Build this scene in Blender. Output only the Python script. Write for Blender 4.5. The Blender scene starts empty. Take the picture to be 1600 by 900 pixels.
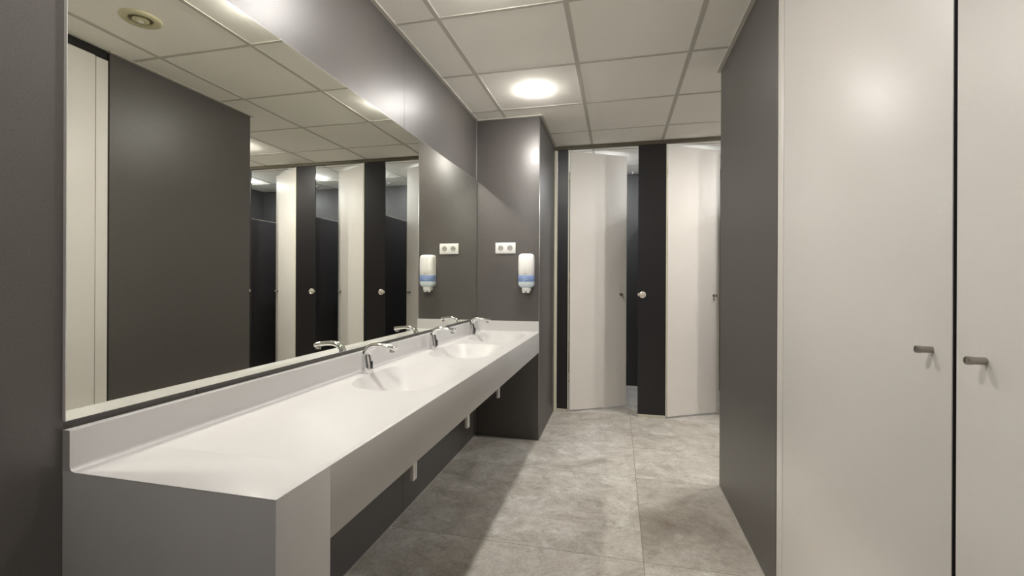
import bpy, bmesh, math, random
from math import sin, cos, pi
from mathutils import Matrix, Vector
random.seed(7)
SC = bpy.context.scene
COL = SC.collection

# ------------------------------------------------------------------ camera
XC, HC = 1.0597, 1.1818
YAW, ROLL, FPX = 0.2416, 0.0044, 725.78
cam = bpy.data.cameras.new('camera')
cam_o = bpy.data.objects.new('camera', cam)
COL.objects.link(cam_o)
fw = Vector((-sin(YAW), cos(YAW), 0)); rt = Vector((cos(YAW), sin(YAW), 0)); up = Vector((0, 0, 1))
r2 = rt * cos(ROLL) + up * sin(ROLL); u2 = up * cos(ROLL) - rt * sin(ROLL)
m = Matrix((r2, u2, -fw)).transposed().to_4x4(); m.translation = Vector((XC, 0, HC))
cam_o.matrix_world = m
cam.sensor_width = 36.0; cam.lens = 36.0 * FPX / 1600
cam.shift_x = (800 - 786.35) / 1600; cam.shift_y = -(450 - 440.2) / 1600
cam.clip_start = 0.02
SC.camera = cam_o

# ------------------------------------------------------------------ look, world, light levels
SC.view_settings.view_transform = 'Standard'
try: SC.view_settings.look = 'None'
except Exception: pass
SC.view_settings.gamma = 1.0
SC.view_settings.use_curve_mapping = False
SC.view_settings.exposure = 0.27
LAMP = 395.0         # emission of the small domed LED lens in each main downlight
GLOW = 14.0          # faint glow of the frosted disc around the lens
STALL_LAMP = 1000.0    # weaker, cooler lamps inside the cubicles
WORLD = 0.25          # pale ambient fill, added through the room's open unseen rear
w = bpy.data.worlds.new('world'); SC.world = w; w.use_nodes = True
w.node_tree.nodes['Background'].inputs[0].default_value = (1.0, 0.97, 0.93, 1)
w.node_tree.nodes['Background'].inputs[1].default_value = WORLD
cy = SC.cycles
cy.max_bounces = 12; cy.diffuse_bounces = 8; cy.glossy_bounces = 8; cy.transmission_bounces = 6
cy.caustics_reflective = True; cy.blur_glossy = 0.05
cy.sample_clamp_indirect = 0.0; cy.sample_clamp_direct = 0
cy.use_denoising = True; cy.use_guiding = True
try: cy.denoiser = 'OPENIMAGEDENOISE'
except Exception: pass
try: cy.use_adaptive_sampling = False
except Exception: pass

# ------------------------------------------------------------------ materials
def mat(name, col, rough=0.5, metal=0.0, spec=0.5, noise=0.0, nscale=400, bump=0.0, emit=None, coat=0.0, rnoise=0.0):
    M = bpy.data.materials.new(name); M.use_nodes = True
    nt = M.node_tree; b = nt.nodes['Principled BSDF']
    b.inputs['Base Color'].default_value = (*col, 1); b.inputs['Roughness'].default_value = rough
    b.inputs['Metallic'].default_value = metal; b.inputs['Specular IOR Level'].default_value = spec
    b.inputs['Coat Weight'].default_value = coat
    if emit:
        b.inputs['Emission Color'].default_value = (*emit[0], 1); b.inputs['Emission Strength'].default_value = emit[1]
    if noise or bump or rnoise:
        tc = nt.nodes.new('ShaderNodeTexCoord'); n = nt.nodes.new('ShaderNodeTexNoise')
        n.inputs['Scale'].default_value = nscale; n.inputs['Detail'].default_value = 4
        nt.links.new(tc.outputs['Object'], n.inputs['Vector'])
        if noise:
            r = nt.nodes.new('ShaderNodeValToRGB')
            r.color_ramp.elements[0].position = 0.3; r.color_ramp.elements[1].position = 0.7
            r.color_ramp.elements[0].color = (*[c * (1 - noise) for c in col], 1)
            r.color_ramp.elements[1].color = (*[min(1, c * (1 + noise)) for c in col], 1)
            nt.links.new(n.outputs['Fac'], r.inputs['Fac']); nt.links.new(r.outputs['Color'], b.inputs['Base Color'])
        if rnoise:
            mr = nt.nodes.new('ShaderNodeMapRange'); mr.inputs['To Min'].default_value = rough - rnoise; mr.inputs['To Max'].default_value = rough + rnoise
            nt.links.new(n.outputs['Fac'], mr.inputs['Value']); nt.links.new(mr.outputs['Result'], b.inputs['Roughness'])
        if bump:
            bp = nt.nodes.new('ShaderNodeBump'); bp.inputs['Strength'].default_value = bump; bp.inputs['Distance'].default_value = 0.001
            nt.links.new(n.outputs['Fac'], bp.inputs['Height']); nt.links.new(bp.outputs['Normal'], b.inputs['Normal'])
    return M

M_WALL = mat('anthracite_laminate', (0.090, 0.081, 0.076), 0.40, spec=0.62, noise=0.22, nscale=420, bump=0.12)
M_STALL = mat('charcoal_laminate', (0.034, 0.032, 0.031), 0.42, spec=0.4, noise=0.2, nscale=300)
M_DARK = mat('black_laminate', (0.018, 0.016, 0.017), 0.38, spec=0.4, noise=0.2, nscale=300, bump=0.05)
M_CEIL = mat('mineral_tile', (0.92, 0.90, 0.84), 0.9, spec=0.1, noise=0.05, nscale=260, bump=0.25)
M_TBAR = mat('ceiling_bar', (0.56, 0.54, 0.49), 0.8, spec=0.1)
M_DOOR = mat('beige_white_laminate', (0.80, 0.76, 0.71), 0.42, spec=0.4, noise=0.012, nscale=200)
M_CUP = mat('cupboard_laminate', (0.77, 0.74, 0.70), 0.38, spec=0.4, noise=0.012, nscale=200)
M_EDGE = mat('edge_strip', (0.72, 0.70, 0.55), 0.45)
M_ALU = mat('anodised_rail', (0.115, 0.10, 0.070), 0.5, metal=0.4)
M_FOOT = mat('pale_metal', (0.66, 0.62, 0.52), 0.4, metal=0.5)
M_STONE = mat('white_solid_surface', (0.52, 0.508, 0.50), 0.36, spec=0.3, coat=0.0)
M_CHROME = mat('chrome', (0.80, 0.80, 0.80), 0.06, metal=1.0)
M_STEEL = mat('satin_steel', (0.36, 0.34, 0.31), 0.28, metal=1.0)
M_BLACK = mat('black_plastic', (0.01, 0.01, 0.01), 0.3)
M_MIRROR = mat('mirror_silver', (0.86, 0.865, 0.80), 0.0, metal=1.0)
M_MEDGE = mat('mirror_polished_edge', (0.75, 0.74, 0.70), 0.25)
M_PLAST = mat('white_plastic', (0.86, 0.85, 0.83), 0.3)
M_BLUE = mat('blue_label', (0.22, 0.31, 0.56), 0.3)
M_PALEB = mat('pale_blue_plastic', (0.70, 0.78, 0.82), 0.25)
M_GREYM = mat('grey_print', (0.35, 0.36, 0.38), 0.5)
M_SOCK = mat('socket_recess', (0.42, 0.41, 0.38), 0.4)
M_VALVE = mat('cream_metal', (0.60, 0.56, 0.37), 0.4)
M_VSLOT = mat('valve_slot', (0.16, 0.14, 0.08), 0.6)
M_SEAL = mat('floor_seal', (0.42, 0.40, 0.36), 0.6)
M_CORNER = mat('corner_profile', (0.42, 0.41, 0.40), 0.3, metal=0.8)
M_LED = mat('lit_diffuser', (0.9, 0.9, 0.9), 0.5, emit=((1.0, 0.965, 0.915), LAMP))
M_GLOW = mat('frosted_disc', (0.9, 0.9, 0.9), 0.5, emit=((1.0, 0.965, 0.915), GLOW))
M_LEDC = mat('lit_diffuser_cool', (0.9, 0.9, 0.9), 0.5, emit=((0.90, 0.95, 1.0), STALL_LAMP))

def floor_material():
    M = bpy.data.materials.new('concrete_look_tile'); M.use_nodes = True
    nt = M.node_tree; N = nt.nodes; L = nt.links; b = N['Principled BSDF']
    tc = N.new('ShaderNodeTexCoord'); sx = N.new('ShaderNodeSeparateXYZ'); L.new(tc.outputs['Object'], sx.inputs[0])
    def math_(op, a, b_=None, c=None):
        n = N.new('ShaderNodeMath'); n.operation = op
        for i, v in enumerate((a, b_, c)):
            if v is None: continue
            if isinstance(v, (int, float)): n.inputs[i].default_value = v
            else: L.new(v, n.inputs[i])
        return n.outputs[0]
    TX, TY, X0, Y0 = 1.2, 0.87, 1.171 - 2.4, 2.048 - 0.87 * 6
    gx = math_('DIVIDE', math_('SUBTRACT', sx.outputs[0], X0), TX); gy = math_('DIVIDE', math_('SUBTRACT', sx.outputs[1], Y0), TY)
    fx = math_('FRACT', gx); fy = math_('FRACT', gy); ix = math_('FLOOR', gx); iy = math_('FLOOR', gy)
    dx = math_('MULTIPLY', math_('MINIMUM', fx, math_('SUBTRACT', 1.0, fx)), TX)
    dy = math_('MULTIPLY', math_('MINIMUM', fy, math_('SUBTRACT', 1.0, fy)), TY)
    joint = math_('LESS_THAN', math_('MINIMUM', dx, dy), 0.0016)
    cmb = N.new('ShaderNodeCombineXYZ'); L.new(ix, cmb.inputs[0]); L.new(iy, cmb.inputs[1])
    wn = N.new('ShaderNodeTexWhiteNoise'); wn.noise_dimensions = '3D'; L.new(cmb.outputs[0], wn.inputs['Vector'])
    # noise shifted per tile so that stains stop at the joints
    off = N.new('ShaderNodeVectorMath'); off.operation = 'MULTIPLY_ADD'
    L.new(wn.outputs['Color'], off.inputs[0]); off.inputs[1].default_value = (9, 9, 9); L.new(tc.outputs['Object'], off.inputs[2])
    def noise(scale, detail, rough=0.6, dist=0.0):
        n = N.new('ShaderNodeTexNoise'); n.inputs['Scale'].default_value = scale; n.inputs['Detail'].default_value = detail
        n.inputs['Roughness'].default_value = rough; n.inputs['Distortion'].default_value = dist
        L.new(off.outputs[0], n.inputs['Vector']); return n.outputs['Fac']
    big = noise(1.9, 5, 0.62, 0.4); mid = noise(9, 10, 0.76, 0.6); fine = noise(70, 6, 0.7)
    def ramp(f, stops):
        r = N.new('ShaderNodeValToRGB'); L.new(f, r.inputs['Fac'])
        while len(r.color_ramp.elements) < len(stops): r.color_ramp.elements.new(0.5)
        for e, (p, c) in zip(r.color_ramp.elements, stops): e.position = p; e.color = (*c, 1)
        return r.outputs['Color']
    def mix(fac, a, c, typ='MIX'):
        n = N.new('ShaderNodeMix'); n.data_type = 'RGBA'; n.blend_type = typ
        if isinstance(fac, float): n.inputs['Factor'].default_value = fac
        else: L.new(fac, n.inputs['Factor'])
        for k, v in (('A', a), ('B', c)):
            s = [i for i in n.inputs if i.name == k and i.type == 'RGBA'][0]
            if isinstance(v, tuple): s.default_value = (*v, 1)
            else: L.new(v, s)
        return [o for o in n.outputs if o.type == 'RGBA'][0]
    base = ramp(big, [(0.32, (0.36, 0.33, 0.285)), (0.5, (0.50, 0.468, 0.415)), (0.68, (0.60, 0.57, 0.52))])
    c1 = mix(0.55, base, ramp(mid, [(0.36, (0.25, 0.22, 0.18)), (0.5, (0.48, 0.45, 0.395)), (0.62, (0.70, 0.675, 0.625))]))
    c2 = mix(0.30, c1, ramp(fine, [(0.38, (0.34, 0.31, 0.27)), (0.62, (0.66, 0.63, 0.58))]))
    vein = noise(2.6, 10, 0.75, 1.6); fleck = noise(16, 9, 0.78, 0.6)
    def band(f, a, b_):
        r = N.new('ShaderNodeMapRange'); r.inputs['From Min'].default_value = a; r.inputs['From Max'].default_value = b_; L.new(f, r.inputs['Value']); return r.outputs[0]
    c2 = mix(math_('MULTIPLY', band(vein, 0.53, 0.64), 0.60), c2, (0.72, 0.70, 0.66))
    c2 = mix(math_('MULTIPLY', band(vein, 0.47, 0.36), 0.62), c2, (0.27, 0.235, 0.19))
    c2 = mix(math_('MULTIPLY', band(fleck, 0.55, 0.66), 0.6), c2, (0.24, 0.21, 0.17))
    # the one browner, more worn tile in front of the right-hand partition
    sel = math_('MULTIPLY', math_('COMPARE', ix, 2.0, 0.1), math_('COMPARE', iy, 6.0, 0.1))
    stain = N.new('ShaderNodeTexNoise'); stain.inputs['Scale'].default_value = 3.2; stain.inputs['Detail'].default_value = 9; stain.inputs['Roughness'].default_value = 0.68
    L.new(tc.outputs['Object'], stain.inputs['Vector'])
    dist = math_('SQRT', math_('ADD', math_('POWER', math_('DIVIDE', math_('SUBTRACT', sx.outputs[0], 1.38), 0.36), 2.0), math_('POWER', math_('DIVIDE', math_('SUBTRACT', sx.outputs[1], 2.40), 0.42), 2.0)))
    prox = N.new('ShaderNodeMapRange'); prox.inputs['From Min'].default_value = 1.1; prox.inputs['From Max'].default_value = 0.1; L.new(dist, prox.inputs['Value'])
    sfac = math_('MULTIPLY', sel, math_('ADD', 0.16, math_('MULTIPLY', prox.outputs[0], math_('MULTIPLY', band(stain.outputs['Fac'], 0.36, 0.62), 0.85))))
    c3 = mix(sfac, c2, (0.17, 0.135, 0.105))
    c4 = mix(joint, c3, (0.22, 0.20, 0.17))
    L.new(c4, b.inputs['Base Color'])
    mr = N.new('ShaderNodeMapRange'); mr.inputs['To Min'].default_value = 0.30; mr.inputs['To Max'].default_value = 0.55; L.new(mid, mr.inputs['Value']); L.new(mr.outputs[0], b.inputs['Roughness'])
    b.inputs['Specular IOR Level'].default_value = 0.45
    bp = N.new('ShaderNodeBump'); bp.inputs['Strength'].default_value = 0.12; bp.inputs['Distance'].default_value = 0.002
    L.new(math_('SUBTRACT', mid, joint), bp.inputs['Height']); L.new(bp.outputs[0], b.inputs['Normal'])
    return M
M_FLOOR = floor_material()

# ------------------------------------------------------------------ mesh helpers
def box(bm, x0, x1, y0, y1, z0, z1, mi=0):
    vs = [bm.verts.new((x, y, z)) for x in (x0, x1) for y in (y0, y1) for z in (z0, z1)]
    for f in ((0, 1, 3, 2), (4, 6, 7, 5), (0, 4, 5, 1), (2, 3, 7, 6), (0, 2, 6, 4), (1, 5, 7, 3)):
        bm.faces.new([vs[i] for i in f]).material_index = mi

def bbox(bm, x0, x1, y0, y1, z0, z1, r=0.002, seg=2, mi=0):
    t = bmesh.new(); box(t, x0, x1, y0, y1, z0, z1, mi)
    bmesh.ops.bevel(t, geom=t.edges[:], offset=r, segments=seg, affect='EDGES', profile=0.5)
    me = bpy.data.meshes.new('t'); t.to_mesh(me); t.free()
    for p in me.polygons: p.material_index = mi
    bm.from_mesh(me); bpy.data.meshes.remove(me)

def lathe(bm, prof, c, axis='z', n=40, close=True, mi=0):
    """prof: list of (radius, height) ; revolved about an axis through c"""
    rings = []
    def P(r, h, a):
        u, v = r * cos(a), r * sin(a)
        if axis == 'z': return (c[0] + u, c[1] + v, c[2] + h)
        if axis == 'y': return (c[0] + u, c[1] + h, c[2] + v)
        return (c[0] + h, c[1] + u, c[2] + v)
    for r, h in prof:
        if r < 1e-6: rings.append([bm.verts.new(P(0, h, 0))])
        else: rings.append([bm.verts.new(P(r, h, 2 * pi * k / n)) for k in range(n)])
    for a, b in zip(rings, rings[1:]):
        for k in range(n):
            q = []
            q.append(a[k % len(a)])
            if len(a) > 1: q.append(a[(k + 1) % n])
            q.append(b[(k + 1) % n if len(b) > 1 else 0])
            if len(b) > 1: q.append(b[k])
            if len(q) >= 3:
                f = bm.faces.new(q); f.smooth = True; f.material_index = mi

def obj(name, bm, mats, parent=None, smooth=None, label=None):
    bmesh.ops.recalc_face_normals(bm, faces=bm.faces[:])
    me = bpy.data.meshes.new(name); bm.to_mesh(me); bm.free()
    for M in (mats if isinstance(mats, (list, tuple)) else [mats]): me.materials.append(M)
    o = bpy.data.objects.new(name, me); COL.objects.link(o)
    if parent is not None: o.parent = parent
    if smooth is not None:
        for p in me.polygons: p.use_smooth = True
        me.set_sharp_from_angle(angle=math.radians(smooth))
    if label: o['label'] = label
    return o

def tag(o, label, cat, group=None):
    o['label'] = label; o['category'] = cat
    if group: o['group'] = group
    return o
def thing(name, label, cat, loc=(0, 0, 0), rz=0, group=None):
    o = bpy.data.objects.new(name, None); COL.objects.link(o); o.location = loc; o.rotation_euler = (0, 0, rz)
    o.empty_display_size = 0.05
    return tag(o, label, cat, group)
def struct(name, bm, mats, smooth=None):
    o = obj(name, bm, mats, None, smooth); o['kind'] = 'structure'; return o
def dup(o, parent=None):
    c = o.copy(); COL.objects.link(c)
    if parent is not None: c.parent = parent
    for ch in list(o.children): dup(ch, c)
    return c
def simple(name, args, mats, parent=None, label=None):
    bm = bmesh.new(); bbox(bm, *args); return obj(name, bm, mats, parent, 30, label)

# ------------------------------------------------------------------ room dimensions
ZC = 2.415; YE = 3.42; XCOL = 0.4935; YS = 4.253; XR = 1.639; YP1 = 2.93; YP0 = 1.925
YB = 5.50; XB = 3.765; YN = -2.6
# floor
bm = bmesh.new(); box(bm, -0.12, XB + 0.12, YN, YB + 0.12, -0.1, 0.0); struct('floor', bm, M_FLOOR)
# ceiling
bm = bmesh.new(); box(bm, -0.12, XB + 0.12, YN, YB + 0.12, ZC + 0.004, ZC + 0.12); struct('ceiling', bm, M_CEIL)
# ceiling grid: exposed bars
gx = [0.2319 + 0.6 * k for k in range(0, 6)]
gy = [2.6498 + 0.6 * k for k in range(-8, 5)]
bm = bmesh.new()
for x in gx:
    y1 = YE if x < XCOL else YB
    ys = YN if x < XR else YP1
    if x < XR: box(bm, x - 0.012, x + 0.012, YN, y1, ZC + 0.0015, ZC + 0.0045)
    else: box(bm, x - 0.012, x + 0.012, YP1, YB, ZC + 0.0015, ZC + 0.0045)
for y in gy:
    x0 = 0 if y < YE else XCOL
    x1 = XR if y < YP1 else XB
    if y < YB: box(bm, x0, x1, y - 0.009, y + 0.009, ZC + 0.002, ZC + 0.0044)
struct('trim_1', bm, M_TBAR)
# perimeter angle moulding
bm = bmesh.new(); a = 0.020; z0, z1 = ZC - 0.002, ZC + 0.0047
box(bm, 0, a, YN, YE, z0, z1); box(bm, a, XCOL, YE - a, YE, z0, z1); box(bm, XCOL, XCOL + a, YE - a, YS, z0, z1)
box(bm, XR - a, XR, YP0, YP1 + a, z0, z1); box(bm, XR, XB, YP1, YP1 + a, z0, z1)
struct('trim_2', bm, M_TBAR)

# left wall: laminate panels with hairline joints
bm = bmesh.new()
edges = [YN, -1.42, -0.22, 0.98, 2.176, YE + 0.002]
box(bm, -0.12, -0.004, YN, YE, 0, ZC + 0.01)
for a, b in zip(edges, edges[1:]): bbox(bm, -0.010, 0.0, a + 0.001, b - 0.001, 0.0, ZC + 0.003, 0.0008, 1)
struct('wall_left', bm, M_WALL, 30)
# boxed-out end wall (faces the camera beside the mirror)
bm = bmesh.new(); bbox(bm, -0.12, XCOL, YE, YB + 0.1, 0, ZC + 0.003, 0.0015, 2); struct('wall_end', bm, M_WALL, 30)
# right partition block, corridor side and stall-facing side
bm = bmesh.new(); bbox(bm, XR, XB + 0.1, YP0 + 0.012, YP1, 0, ZC + 0.003, 0.001, 1); struct('wall_right', bm, M_WALL, 30)
# far and side walls of the cubicle area
bm = bmesh.new(); box(bm, XCOL, XB + 0.1, YB, YB + 0.1, 0, ZC + 0.003); struct('wall_far', bm, M_STALL)
bm = bmesh.new(); box(bm, XB, XB + 0.1, YP1, YB, 0, ZC + 0.003); struct('wall_side', bm, M_STALL)
# walls behind the viewer: right side below the cupboards
bm = bmesh.new(); box(bm, XR, XR + 0.1, YN, 0.10, 0, ZC + 0.003); struct('wall_entry', bm, M_WALL)

# slim corner profiles and floor seals
bm = bmesh.new()
box(bm, 0.0, 0.004, YE - 0.004, YE, 0, ZC)
struct('trim_3', bm, M_CORNER)
bm = bmesh.new(); lathe(bm, [(0, 0), (0.003, 0), (0.003, ZC), (0, ZC)], (XCOL - 0.0015, YE + 0.0015, 0), n=12); struct('trim_4', bm, M_CORNER)
bm = bmesh.new()
box(bm, 0, 0.004, 0.84, YE, 0, 0.004); box(bm, 0.004, XCOL, YE - 0.003, YE, 0, 0.003)
box(bm, XCOL, XCOL + 0.004, YE, YS, 0, 0.004); box(bm, XR - 0.005, XR, YP0, YP1, 0, 0.005); box(bm, XR, XB, YP1, YP1 + 0.004, 0, 0.004)
struct('trim_5', bm, M_SEAL)

# ------------------------------------------------------------------ mirror
t = thing('wall_mirror', 'wide frameless wall mirror above the white washbasin counter', 'mirror', (0, 2.05, 0.903))
bm = bmesh.new(); box(bm, 0.0, 0.0075, 0.680 - 2.05, YE - 0.004 - 2.05, 0, 1.0525); obj('edge', bm, M_MEDGE, t)
bm = bmesh.new(); box(bm, 0.0075, 0.0080, 0.681 - 2.05, YE - 0.0045 - 2.05, 0.001, 1.0515); obj('mirror_glass', bm, M_MIRROR, t)

# ------------------------------------------------------------------ washbasin counter
CX0, CX1, CY0, CY1, CT, CA = 0.0, 0.4923, 0.680, YE, 0.8057, 0.656
counter = thing('washbasin_counter', 'long white solid-surface counter with three moulded basins under the mirror', 'washbasin counter', (0.25, 2.05, 0))
CO = Vector((0.25, 2.05, 0))
def L_(bm):
    bmesh.ops.translate(bm, vec=-CO, verts=bm.verts[:]); return bm
basins = [1.715, 2.430, 3.075]
BX, AX, AY, NEXP, DEP = 0.262, 0.176, 0.262, 3.0, 0.112
NA = 128
def outline(cyy, r, ang, ay=AY):
    c, s = cos(ang), sin(ang)
    k = (abs(c) ** NEXP + abs(s) ** NEXP) ** (-1 / NEXP)
    x = BX + AX * r * c * k; y = cyy + ay * r * s * k
    return x, y
bm = bmesh.new()
xa, xb = 0.0, CX1
cells = []
bands = []
prev = CY0
for cyy in basins:
    ay = AY
    lo, hi = cyy - 0.30, min(cyy + 0.30, CY1)
    bands.append(('flat', prev, lo)); bands.append(('basin', lo, hi, cyy)); prev = hi
bands.append(('flat', prev, CY1))
for b in bands:
    if b[0] == 'flat' and b[2] - b[1] > 1e-5:
        vs = [bm.verts.new(p) for p in ((xa, b[1], CT), (xb, b[1], CT), (xb, b[2], CT), (xa, b[2], CT))]; bm.faces.new(vs)
    elif b[0] == 'basin':
        lo, hi, cyy = b[1:]
        inner, outer = [], []
        angs = [2 * pi * k / NA for k in range(NA)]
        for a in angs:
            x, y = outline(cyy, 1, a); inner.append(bm.verts.new((x, y, CT)))
            dx, dy = x - BX, y - cyy
            ks = []
            if dx > 1e-9: ks.append((xb - BX) / dx)
            if dx < -1e-9: ks.append((xa - BX) / dx)
            if dy > 1e-9: ks.append((hi - cyy) / dy)
            if dy < -1e-9: ks.append((lo - cyy) / dy)
            k = min(ks); outer.append(bm.verts.new((BX + dx * k, cyy + dy * k, CT)))
        corners = [(xb, hi), (xa, hi), (xa, lo), (xb, lo)]
        for k in range(NA):
            k2 = (k + 1) % NA
            p, q = outer[k].co, outer[k2].co
            ins = None
            for cx_, cy_ in corners:
                onp = abs(p.x - cx_) < 1e-6 or abs(p.y - cy_) < 1e-6; onq = abs(q.x - cx_) < 1e-6 or abs(q.y - cy_) < 1e-6
                if onp and onq and not (abs(p.x - q.x) < 1e-6 or abs(p.y - q.y) < 1e-6):
                    if (abs(p.x - cx_) < 1e-6) != (abs(q.x - cx_) < 1e-6): ins = bm.verts.new((cx_, cy_, CT)); break
            if ins: bm.faces.new([inner[k], outer[k], ins, outer[k2], inner[k2]])
            else: bm.faces.new([inner[k], outer[k], outer[k2], inner[k2]])
# skirt of the slab: edges and underside
def quad(*p): bm.faces.new([bm.verts.new(q) for q in p])
ZB = 0.672
E_ = 0.0022
obj('countertop', L_(bm), M_STONE, counter)
bm = bmesh.new()
box(bm, 0.0, CX1 - 0.001, CY0 + 0.001, CY1, ZB - 0.004, ZB); obj('underside_panel', L_(bm), M_STONE, counter)
for cyy in basins:
    bm = bmesh.new(); rings = []
    NR = 26
    for j in range(NR + 1):
        r = 1 - j / NR
        s = min(1, (1 - r) / 0.80)
        g = 1 - (1 - s) ** 2.0
        g = 0.72 * g + 0.28 * (s * s * (3 - 2 * s))
        z = CT - DEP * g
        if j == NR: rings.append([bm.verts.new((BX, cyy, z))])
        else:
            ring = []
            for k in range(NA):
                x, y = outline(cyy, r, 2 * pi * k / NA); ring.append(bm.verts.new((x, y, z)))
            rings.append(ring)
    for a, b in zip(rings, rings[1:]):
        for k in range(NA):
            if len(b) > 1: f = bm.faces.new([a[k], a[(k + 1) % NA], b[(k + 1) % NA], b[k]])
            else: f = bm.faces.new([a[k], a[(k + 1) % NA], b[0]])
            f.smooth = True
    obj('basin', L_(bm), M_STONE, counter)
bm = bmesh.new(); bbox(bm, CX1 - 0.014, CX1 + 0.0003, CY0 + 0.155, CY1, CA, CT + 0.0002, 0.0012, 2); obj('front_apron', L_(bm), M_STONE, counter, 30)
bm = bmesh.new(); bbox(bm, 0.0, CX1 + 0.0003, CY0, CY0 + 0.157, 0.0, CT + 0.0002, 0.0016, 2); obj('end_panel', L_(bm), M_STONE, counter, 30)
# upstands with a small cove at the foot
def upstand(name, along, seg):
    bm = bmesh.new()
    prof = [(0, CT - 0.01), (0.019, CT - 0.01), (0.0285, CT + 0.0003), (0.0235, CT + 0.0018), (0.0205, CT + 0.005), (0.019, CT + 0.010), (0.019, 0.8835), (0.0183, 0.8856), (0.0165, 0.8863), (0, 0.8863)]
    A, B = seg; ra, rb = [], []
    for d, z in prof:
        if along == 'y': ra.append(bm.verts.new((d, A, z))); rb.append(bm.verts.new((d, B, z)))
        else: ra.append(bm.verts.new((A, CY1 - d, z))); rb.append(bm.verts.new((B, CY1 - d, z)))
    n = len(prof)
    for i in range(n): bm.faces.new([ra[i], ra[(i + 1) % n], rb[(i + 1) % n], rb[i]])
    bm.faces.new(ra); bm.faces.new(rb[::-1])
    return obj(name, L_(bm), M_STONE, counter, 40)
upstand('backsplash', 'y', (CY0 + 0.0005, CY1)); upstand('side_splash', 'x', (0.015, CX1))
# chrome waste covers hanging below each basin
for cyy in (1.755, 2.455, 3.14):
    bm = bmesh.new(); bbox(bm, 0.244, 0.262, cyy - 0.019, cyy + 0.019, 0.372, ZB - 0.004, 0.004, 2); bbox(bm, 0.261, 0.2635, cyy - 0.0015, cyy + 0.0015, 0.40, 0.66, 0.0005, 1)
    obj('waste_cover', L_(bm), M_CHROME if False else mat('bright_steel', (0.75, 0.73, 0.70), 0.35, metal=0.3), counter, 30, 'pale metal cover around the drain')

# ------------------------------------------------------------------ sensor taps
def make_tap():
    t = thing('basin_tap', 'chrome sensor tap at the nearest basin, left end of the row', 'tap', (0.067, 1.712, CT))
    pts = [(0, 0, .0235, .0235), (-.001, .03, .0220, .0220), (-.004, .055, .0200, .0195), (-.005, .075, .0180, .0170), (-.001, .092, .0168, .0150), (.010, .106, .0160, .0128), (.028, .1145, .0155, .0112), (.055, .1165, .0150, .0100), (.085, .1135, .0150, .0098), (.108, .1095, .0150, .0105), (.122, .1065, .0148, .0110), (.1265, .1055, .0120, .0085)]
    # resample smoothly
    P = []
    for i in range(len(pts) - 1):
        p0, p1, p2, p3 = pts[max(i - 1, 0)], pts[i], pts[i + 1], pts[min(i + 2, len(pts) - 1)]
        for s in range(4):
            u = s / 4
            P.append(tuple(0.5 * (2 * b + (c - a) * u + (2 * a - 5 * b + 4 * c - d) * u * u + (3 * b - a - 3 * c + d) * u ** 3) for a, b, c, d in zip(p0, p1, p2, p3)))
    P.append(pts[-1])
    bm = bmesh.new(); rings = []; n = 28
    for i, (x, z, wy, wt) in enumerate(P):
        a = P[max(i - 1, 0)]; b = P[min(i + 1, len(P) - 1)]
        d = Vector((b[0] - a[0], 0, b[1] - a[1])).normalized()
        if i == 0: d = Vector((0, 0, 1))
        nrm = Vector((d.z, 0, -d.x))
        rings.append([bm.verts.new(Vector((x, 0, z)) + nrm * (wt * cos(2 * pi * k / n)) + Vector((0, wy * sin(2 * pi * k / n), 0))) for k in range(n)])
    for a, b in zip(rings, rings[1:]):
        for k in range(n): bm.faces.new([a[k], a[(k + 1) % n], b[(k + 1) % n], b[k]])
    bm.faces.new(rings[0]); bm.faces.new(rings[-1])
    obj('body', bm, M_CHROME, t, 50)
    bm = bmesh.new(); lathe(bm, [(0, 0), (0.0255, 0), (0.0255, 0.003), (0.0235, 0.004), (0, 0.004)], (0, 0, 0), n=32); obj('base_ring', bm, M_CHROME, t, 40)
    bm = bmesh.new(); bbox(bm, 0.0150, 0.0225, -0.0065, 0.0065, 0.018, 0.050, 0.002, 2)
    obj('sensor', bm, M_BLACK, t, 30, 'small black sensor window')
    bm = bmesh.new(); lathe(bm, [(0, -0.004), (0.0095, -0.004), (0.0105, -0.002), (0.0105, 0.012), (0, 0.012)], (0.111, 0, 0.0935), n=24); obj('aerator', bm, M_STEEL, t, 40)
    return t
tap = make_tap()
for y, lab in ((2.425, 'chrome sensor tap at the middle basin of the counter'), (3.140, 'chrome sensor tap at the far basin, next to the end wall')):
    c = dup(tap); c.location = (0.064, y, CT); c['label'] = lab
tap['group'] = 'sensor taps along the counter'
for o in list(COL.objects):
    if o.name.startswith('basin_tap'): o['group'] = 'sensor taps along the counter'

# ------------------------------------------------------------------ double socket on the end wall
t = thing('double_wall_socket', 'white double power socket on the dark end wall, left of the soap dispenser', 'socket', (0.234, YE, 1.436))
bm = bmesh.new(); bbox(bm, -0.078, 0.078, -0.009, 0, -0.0415, 0.0415, 0.003, 2); obj('face_plate', bm, M_PLAST, t, 30)
for sx_ in (-0.036, 0.036):
    bm = bmesh.new(); bbox(bm, sx_ - 0.0335, sx_ + 0.0335, -0.0115, -0.006, -0.034, 0.034, 0.002, 2); ins = obj('socket_insert', bm, M_PLAST, t, 30)
    bm = bmesh.new(); lathe(bm, [(0.0205, -0.0135), (0.0185, -0.0135), (0.0175, -0.0118), (0, -0.0118)], (sx_, 0, 0), 'y', 28); lathe(bm, [(0.0205, -0.0135), (0.0215, -0.0115)], (sx_, 0, 0), 'y', 28); obj('socket_well', bm, M_SOCK, ins, 40)
    for hx in (-0.0085, 0.0085):
        bm = bmesh.new(); lathe(bm, [(0, -0.0125), (0.0032, -0.0125), (0.0032, -0.011)], (sx_ + hx, 0, 0), 'y', 12); obj('pin_hole', bm, M_BLACK, ins, 40)

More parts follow.
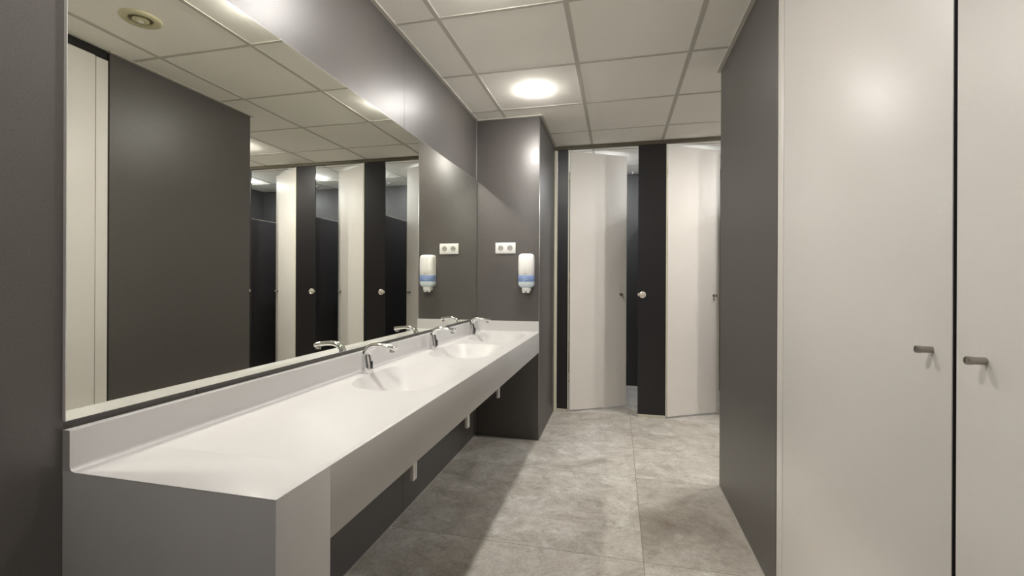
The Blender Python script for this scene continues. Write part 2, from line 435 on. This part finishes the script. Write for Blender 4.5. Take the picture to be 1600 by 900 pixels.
# ------------------------------------------------------------------ soap dispenser
t = thing('soap_dispenser', 'white soap dispenser with a blue label band on the end wall above the counter', 'soap dispenser', (0.401, YE, 1.10))
def rrect(w, d0, d1, r, n=6):
    """rounded plan outline: wall side flat, front corners rounded; y negative is the front"""
    pts = [(-w, d0)]
    for k in range(n + 1):
        a = pi + pi / 2 * k / n; pts.append((-w + r + r * cos(a), -d1 + r + r * sin(a)))
    for k in range(n + 1):
        a = 1.5 * pi + pi / 2 * k / n; pts.append((w - r + r * cos(a), -d1 + r + r * sin(a)))
    pts.append((w, d0)); return pts
def loft(levels, mats, name, parent, label=None):
    bm = bmesh.new(); rings = []
    for z, w_, d_, r_ in levels: rings.append([bm.verts.new((x, y, z)) for x, y in rrect(w_, 0, d_, r_)])
    n = len(rings[0])
    for a, b in zip(rings, rings[1:]):
        for k in range(n): bm.faces.new([a[k], a[(k + 1) % n], b[(k + 1) % n], b[k]])
    bm.faces.new(rings[0]); bm.faces.new(rings[-1][::-1])
    return obj(name, bm, mats, parent, 45, label)
loft([(0.128, .0545, .078, .030), (0.135, .0560, .081, .030), (0.20, .0565, .083, .031), (0.262, .0560, .080, .031), (0.277, .0535, .075, .030), (0.286, .047, .066, .028), (0.2895, .038, .055, .024)], M_PLAST, 'cover', t)
loft([(0.081, .0560, .0805, .031), (0.084, .0570, .082, .031), (0.126, .0570, .082, .031), (0.129, .0560, .0805, .031)], M_BLUE, 'label_band', t, 'blue label band')
loft([(0.036, .030, .055, .020), (0.042, .042, .066, .026), (0.052, .052, .076, .030), (0.064, .0560, .080, .031), (0.082, .0565, .081, .031)], M_PALEB, 'lower_shell', t, 'pale bluish lower shell')
noz = loft([(0.012, .026, .050, .014), (0.018, .031, .058, .016), (0.036, .031, .060, .016), (0.042, .028, .056, .014)], M_PLAST, 'push_nozzle', t)
for s in (-1, 1):
    bm = bmesh.new(); lathe(bm, [(0, 0), (0.009, 0.001), (0.0135, 0.007), (0.0145, 0.016), (0.013, 0.024)], (s * 0.0155, -0.040, -0.002), n=20); obj('nozzle_lobe', bm, M_PLAST, noz, 50)
bm = bmesh.new()   # small grey mark above the band and pale lines of print in it
for k, (x0, x1) in enumerate(((-0.0105, -0.0075), (-0.006, -0.001), (0.0005, 0.003), (0.0045, 0.0095))): box(bm, x0, x1, -0.0836, -0.0815, 0.139, 0.1445)
obj('printed_mark', bm, M_GREYM, t)
bm = bmesh.new()
for z, x0, x1 in ((0.114, -0.018, 0.022), (0.106, -0.024, 0.010), (0.098, -0.012, 0.024), (0.091, -0.022, 0.002)): box(bm, x0, x1, -0.0826, -0.081, z, z + 0.0022)
obj('printed_lines', bm, mat('pale_print', (0.55, 0.62, 0.80), 0.4), t)

# ------------------------------------------------------------------ cupboard with two tall doors on the right
t = thing('built_in_cupboard', 'tall built-in cupboard with two plain off-white doors on the right', 'cupboard', (XR, 1.0, 0))
def C_(bm): bmesh.ops.translate(bm, vec=-Vector((XR, 1.0, 0)), verts=bm.verts[:]); return bm
bm = bmesh.new(); box(bm, XR + 0.0205, XR + 0.55, 0.105, YP0 + 0.010, 0, ZC + 0.002); box(bm, XR + 0.004, XR + 0.0205, 0.105, YP0, 2.372, ZC + 0.002); obj('carcass', C_(bm), M_BLACK, t)
bm = bmesh.new(); bbox(bm, XR - 0.001, XR + 0.019, 1.8685, YP0 + 0.003, 0.0, 2.366, 0.002, 2); obj('side_jamb', C_(bm), M_CUP, t, 30)
bm = bmesh.new(); bbox(bm, XR + 0.0015, XR + 0.0203, 0.9857, 0.9963, 0.006, 2.369, 0.0004, 1); obj('dark_gap_strip', C_(bm), mat('gap_black', (0.006, 0.005, 0.005), 0.8, spec=0.1), t, None, 'added black strip for the dark gap between the doors')  # black strip added so the gap between the doors looks dark
def cup_door(y0, y1, hy):
    bm = bmesh.new(); bbox(bm, XR, XR + 0.019, y0, y1, 0.006, 2.369, 0.0015, 2); d = obj('door', C_(bm), M_CUP, t, 30)
    bm = bmesh.new(); lathe(bm, [(0, 0), (0.0063, 0), (0.0063, -0.017), (0.0070, -0.019), (0.0070, -0.0255), (0.0064, -0.0265), (0.0058, -0.0265), (0.0054, -0.0252), (0, -0.0252)], (XR, hy, 1.0565), 'x', 28)
    obj('handle', C_(bm), M_STEEL, d, 40)
cup_door(0.9965, 1.8655, 1.050); cup_door(0.118, 0.9855, 0.918)

# ------------------------------------------------------------------ cubicle fronts
tp = 0.013
pil = [(0.522, 0.620), (1.233, 1.468), (2.037, 2.271), (2.841, 3.075), (3.650, 3.765)]
plabs = ['narrow dark front panel beside the end wall, left of the first cubicle door',
         'dark front panel with round lock between the first and second cubicle doors',
         'dark front panel between the second and third cubicle doors, seen in the mirror',
         'dark front panel right of the third cubicle door, hidden past the partition',
         'dark front panel at the far right end of the cubicle row']
t = thing('wall_channel', 'pale vertical channel fixing the cubicle row to the dark end wall', 'profile', (0.505, YS, 0))
bm = bmesh.new(); bbox(bm, -0.0125, 0.013, 0, 0.022, 0, 2.386, 0.001, 1); obj('channel', bm, M_EDGE, t, 30)
for i, (a, b) in enumerate(pil):
    c = (a + b) / 2
    t = thing('cubicle_pilaster', plabs[i], 'partition panel', (c, YS, 0), 0, 'dark panels of the cubicle front')
    bm = bmesh.new(); bbox(bm, a - c, b - c, 0.0, tp, 0.0235, 2.386, 0.001, 1); obj('panel', bm, M_DARK, t, 30)
    bm = bmesh.new(); bbox(bm, a - c + 0.004, b - c - 0.006, -0.010, tp + 0.003, 0.0, 0.024, 0.001, 1); obj('foot', bm, M_FOOT, t, 30, 'pale metal foot rail')
    bm = bmesh.new()
    bbox(bm, b - c - 0.002, b - c + 0.0055, -0.002, tp + 0.001, 0.024, 2.386, 0.0008, 1)
    if i < 4: obj('edge_strip', bm, M_EDGE, t, 30, 'pale edge strip')
    else: bm.free()
    if i in (1, 2, 3, 4):
        bm = bmesh.new(); x = a - c + 0.038
        lathe(bm, [(0, -0.016), (0.008, -0.016), (0.011, -0.013), (0.0115, -0.010), (0.018, -0.0095), (0.021, -0.012), (0.0275, -0.009), (0.0295, -0.004), (0.030, 0.0)], (x, 0, 1.072), 'y', 32)
        rs = obj('lock_rosette', bm, mat('satin_nickel', (0.80, 0.74, 0.66), 0.3, metal=0.5), t, 40, 'round pale metal lock')
        bm = bmesh.new(); bbox(bm, a - c - 0.002, x - 0.018, -0.010, 0.0, 1.060, 1.086, 0.002, 2); obj('keeper', bm, M_FOOT, rs, 30)
# doors, swung inwards
doors = [(0.637, 0.585), (1.480, 0.550), (2.283, 0.550), (3.087, 0.555)]
dlabs = ['off-white cubicle door standing ajar, the one nearest the end wall',
         'off-white cubicle door standing ajar, second from the end wall, beside the dark partition',
         'off-white cubicle door standing ajar, third from the end wall, seen in the mirror',
         'off-white cubicle door standing ajar, fourth from the end wall, past the partition']
ANG = math.radians(31)
for i, (hx, wd) in enumerate(doors):
    t = thing('cubicle_door', dlabs[i], 'door', (hx, YS + 0.004, 0), ANG, 'cubicle doors')
    bm = bmesh.new(); bbox(bm, 0.002, wd, -0.0, tp, 0.014, 2.376, 0.001, 1); obj('leaf', bm, M_DOOR, t, 30)
    bm = bmesh.new(); bbox(bm, wd - 0.002, wd + 0.002, -0.0004, tp + 0.0004, 0.014, 2.376, 0.0008, 1); obj('edge_strip', bm, M_EDGE, t, 30)
    x = wd - 0.062
    bm = bmesh.new(); lathe(bm, [(0, -0.034), (0.009, -0.034), (0.011, -0.031), (0.011, -0.022), (0.007, -0.016), (0.007, -0.004), (0.012, -0.003), (0.012, 0)], (x, 0, 1.066), 'y', 24); obj('knob', bm, M_STEEL, t, 40, 'small dark metal knob')
    for z in (0.28, 1.20, 2.12):
        bm = bmesh.new(); lathe(bm, [(0, 0), (0.006, 0), (0.006, 0.07), (0, 0.07)], (-0.001, tp + 0.007, z), n=16); bbox(bm, 0, 0.04, tp - 0.0005, tp + 0.003, z + 0.002, z + 0.068, 0.0008, 1)
        obj('hinge', bm, M_STEEL, t, 40)
# head rail
t = thing('head_rail', 'dark metal head rail running along the top of the cubicle fronts', 'rail', (2.12, YS, 2.3885))
bm = bmesh.new(); bbox(bm, XCOL - 2.12, XB - 2.12, -0.010, 0.024, 0, ZC - 2.3885 + 0.002, 0.0015, 1); obj('rail', bm, M_ALU, t, 30)
bm = bmesh.new(); bbox(bm, XCOL - 2.12, XB - 2.12, -0.016, -0.010, 0.016, ZC - 2.3885 + 0.002, 0.001, 1); obj('rail_lip', bm, M_ALU, t, 30)
# dividers between cubicles
for i, x in enumerate((1.350, 2.154, 2.958)):
    t = thing('cubicle_divider', ['black divider wall between the first and second cubicles', 'black divider wall between the second and third cubicles', 'black divider wall between the third and fourth cubicles'][i], 'partition panel', (x, YS + tp + 0.006, 0), 0, 'black dividers between the cubicles')
    bm = bmesh.new(); bbox(bm, -tp / 2, tp / 2, 0.0, YB - YS - tp - 0.006, 0.0, 1.875, 0.001, 1); obj('panel', bm, M_DARK, t, 30)
    bm = bmesh.new(); bbox(bm, -tp / 2 - 0.002, tp / 2 + 0.002, 0.0, YB - YS - tp - 0.006, 1.873, 1.882, 0.001, 1); obj('top_edge', bm, mat('divider_edge', (0.12, 0.11, 0.10), 0.4), t, 30)

# ------------------------------------------------------------------ ceiling fittings
def downlight(name, label, x, y, r, M, group):
    t = thing(name, label, 'ceiling light', (x, y, ZC + 0.004), 0, group)
    bm = bmesh.new(); lathe(bm, [(r + 0.012, 0), (r + 0.012, -0.003), (r + 0.009, -0.006), (r + 0.002, -0.0065), (r, -0.004), (r, 0)], (0, 0, 0), n=40); obj('trim_ring', bm, M_PLAST, t, 40)
    bm = bmesh.new(); lathe(bm, [(r, -0.004), (r * 0.96, -0.009), (r * 0.8, -0.013), (r * 0.5, -0.0155), (0, -0.0165)], (0, 0, 0), n=40); obj('diffuser', bm, M, t, 60, 'glowing white diffuser')
    if M is M_LED:
        t.children[-1].data.materials[0] = M_GLOW
        bm = bmesh.new(); q, h = 0.032, 0.013; lathe(bm, [(q, -0.012), (q * .97, -0.012 - h * .24), (q * .87, -0.012 - h * .5), (q * .71, -0.012 - h * .71), (q * .5, -0.012 - h * .87), (q * .25, -0.012 - h * .97), (0, -0.012 - h)], (0, 0, 0), n=32); obj('led_lens', bm, M, t, 60, 'brilliant white domed lens')
    return t
G1 = 'round downlights over the counter aisle'
for y, lab in ((2.95, 'lit round downlight in the ceiling tile nearest the end wall'), (1.75, 'lit round downlight in the ceiling above the middle of the mirror'),
               (0.55, 'lit round downlight in the ceiling above the near end of the counter')):
    downlight('ceiling_downlight', lab, 0.538, y, 0.048, M_LED, G1)
downlight('ceiling_downlight', 'added unseen fill downlight in the ceiling of the passage behind the partition', 2.332, 3.55, 0.062, M_LED, G1)  # unseen lamp, added to brighten the cubicle doors
downlight('ceiling_downlight', 'added unseen fill downlight deeper in the passage behind the partition', 3.232, 3.55, 0.062, M_LED, G1)  # another unseen lamp added as fill for the passage
for x, lab in ((0.93, 'cool white downlight in the ceiling of the first cubicle'), (1.73, 'cool white downlight in the ceiling of the second cubicle'), (2.455, 'cool white downlight in the ceiling of the third cubicle, seen in the mirror'), (3.385, 'cool white downlight in the ceiling of the fourth cubicle')):
    downlight('cubicle_downlight', lab, x, 4.86, 0.036, M_LEDC, 'small downlights in the cubicles')
# extract valve
t = thing('air_valve', 'round cream air extract valve in the ceiling, seen in the mirror', 'air vent', (1.152, 1.722, ZC + 0.004))
bm = bmesh.new(); lathe(bm, [(0.085, 0), (0.085, -0.004), (0.080, -0.009), (0.062, -0.012), (0.052, -0.010), (0.048, -0.004), (0.048, 0)], (0, 0, 0), n=48); obj('valve_ring', bm, M_VALVE, t, 50)
bm = bmesh.new(); lathe(bm, [(0.049, -0.0015), (0.0, -0.0015)], (0, 0, 0), n=40); obj('throat', bm, M_VSLOT, t, 40)
bm = bmesh.new(); lathe(bm, [(0.032, -0.002), (0.035, -0.007), (0.033, -0.011), (0.020, -0.016), (0.014, -0.014), (0, -0.014)], (0, 0, 0), n=40); obj('valve_cone', bm, M_VALVE, t, 50)
bm = bmesh.new(); lathe(bm, [(0.012, -0.0135), (0.011, -0.018), (0, -0.0185)], (0, 0, 0), n=24); obj('centre_cap', bm, M_PLAST, t, 50)
# small detectors near the back wall of the cubicles
for x, y, lab in ((1.214, 5.40, 'small round ceiling detector at the back of the first cubicle'), (1.757, 5.34, 'small round ceiling detector at the back of the second cubicle'), (2.769, 5.29, 'small round ceiling detector at the back of the third cubicle')):
    t = thing('ceiling_detector', lab, 'detector', (x, y, ZC + 0.004), 0, 'small detectors over the cubicles')
    bm = bmesh.new(); lathe(bm, [(0.030, 0), (0.030, -0.005), (0.024, -0.009), (0.0, -0.009)], (0, 0, 0), n=28); obj('base', bm, mat('grey_plastic', (0.35, 0.34, 0.33), 0.5), t, 40)
    bm = bmesh.new(); lathe(bm, [(0.014, -0.009), (0.012, -0.018), (0, -0.020)], (0, 0, 0), n=20); obj('sensor_head', bm, M_STEEL, t, 40)
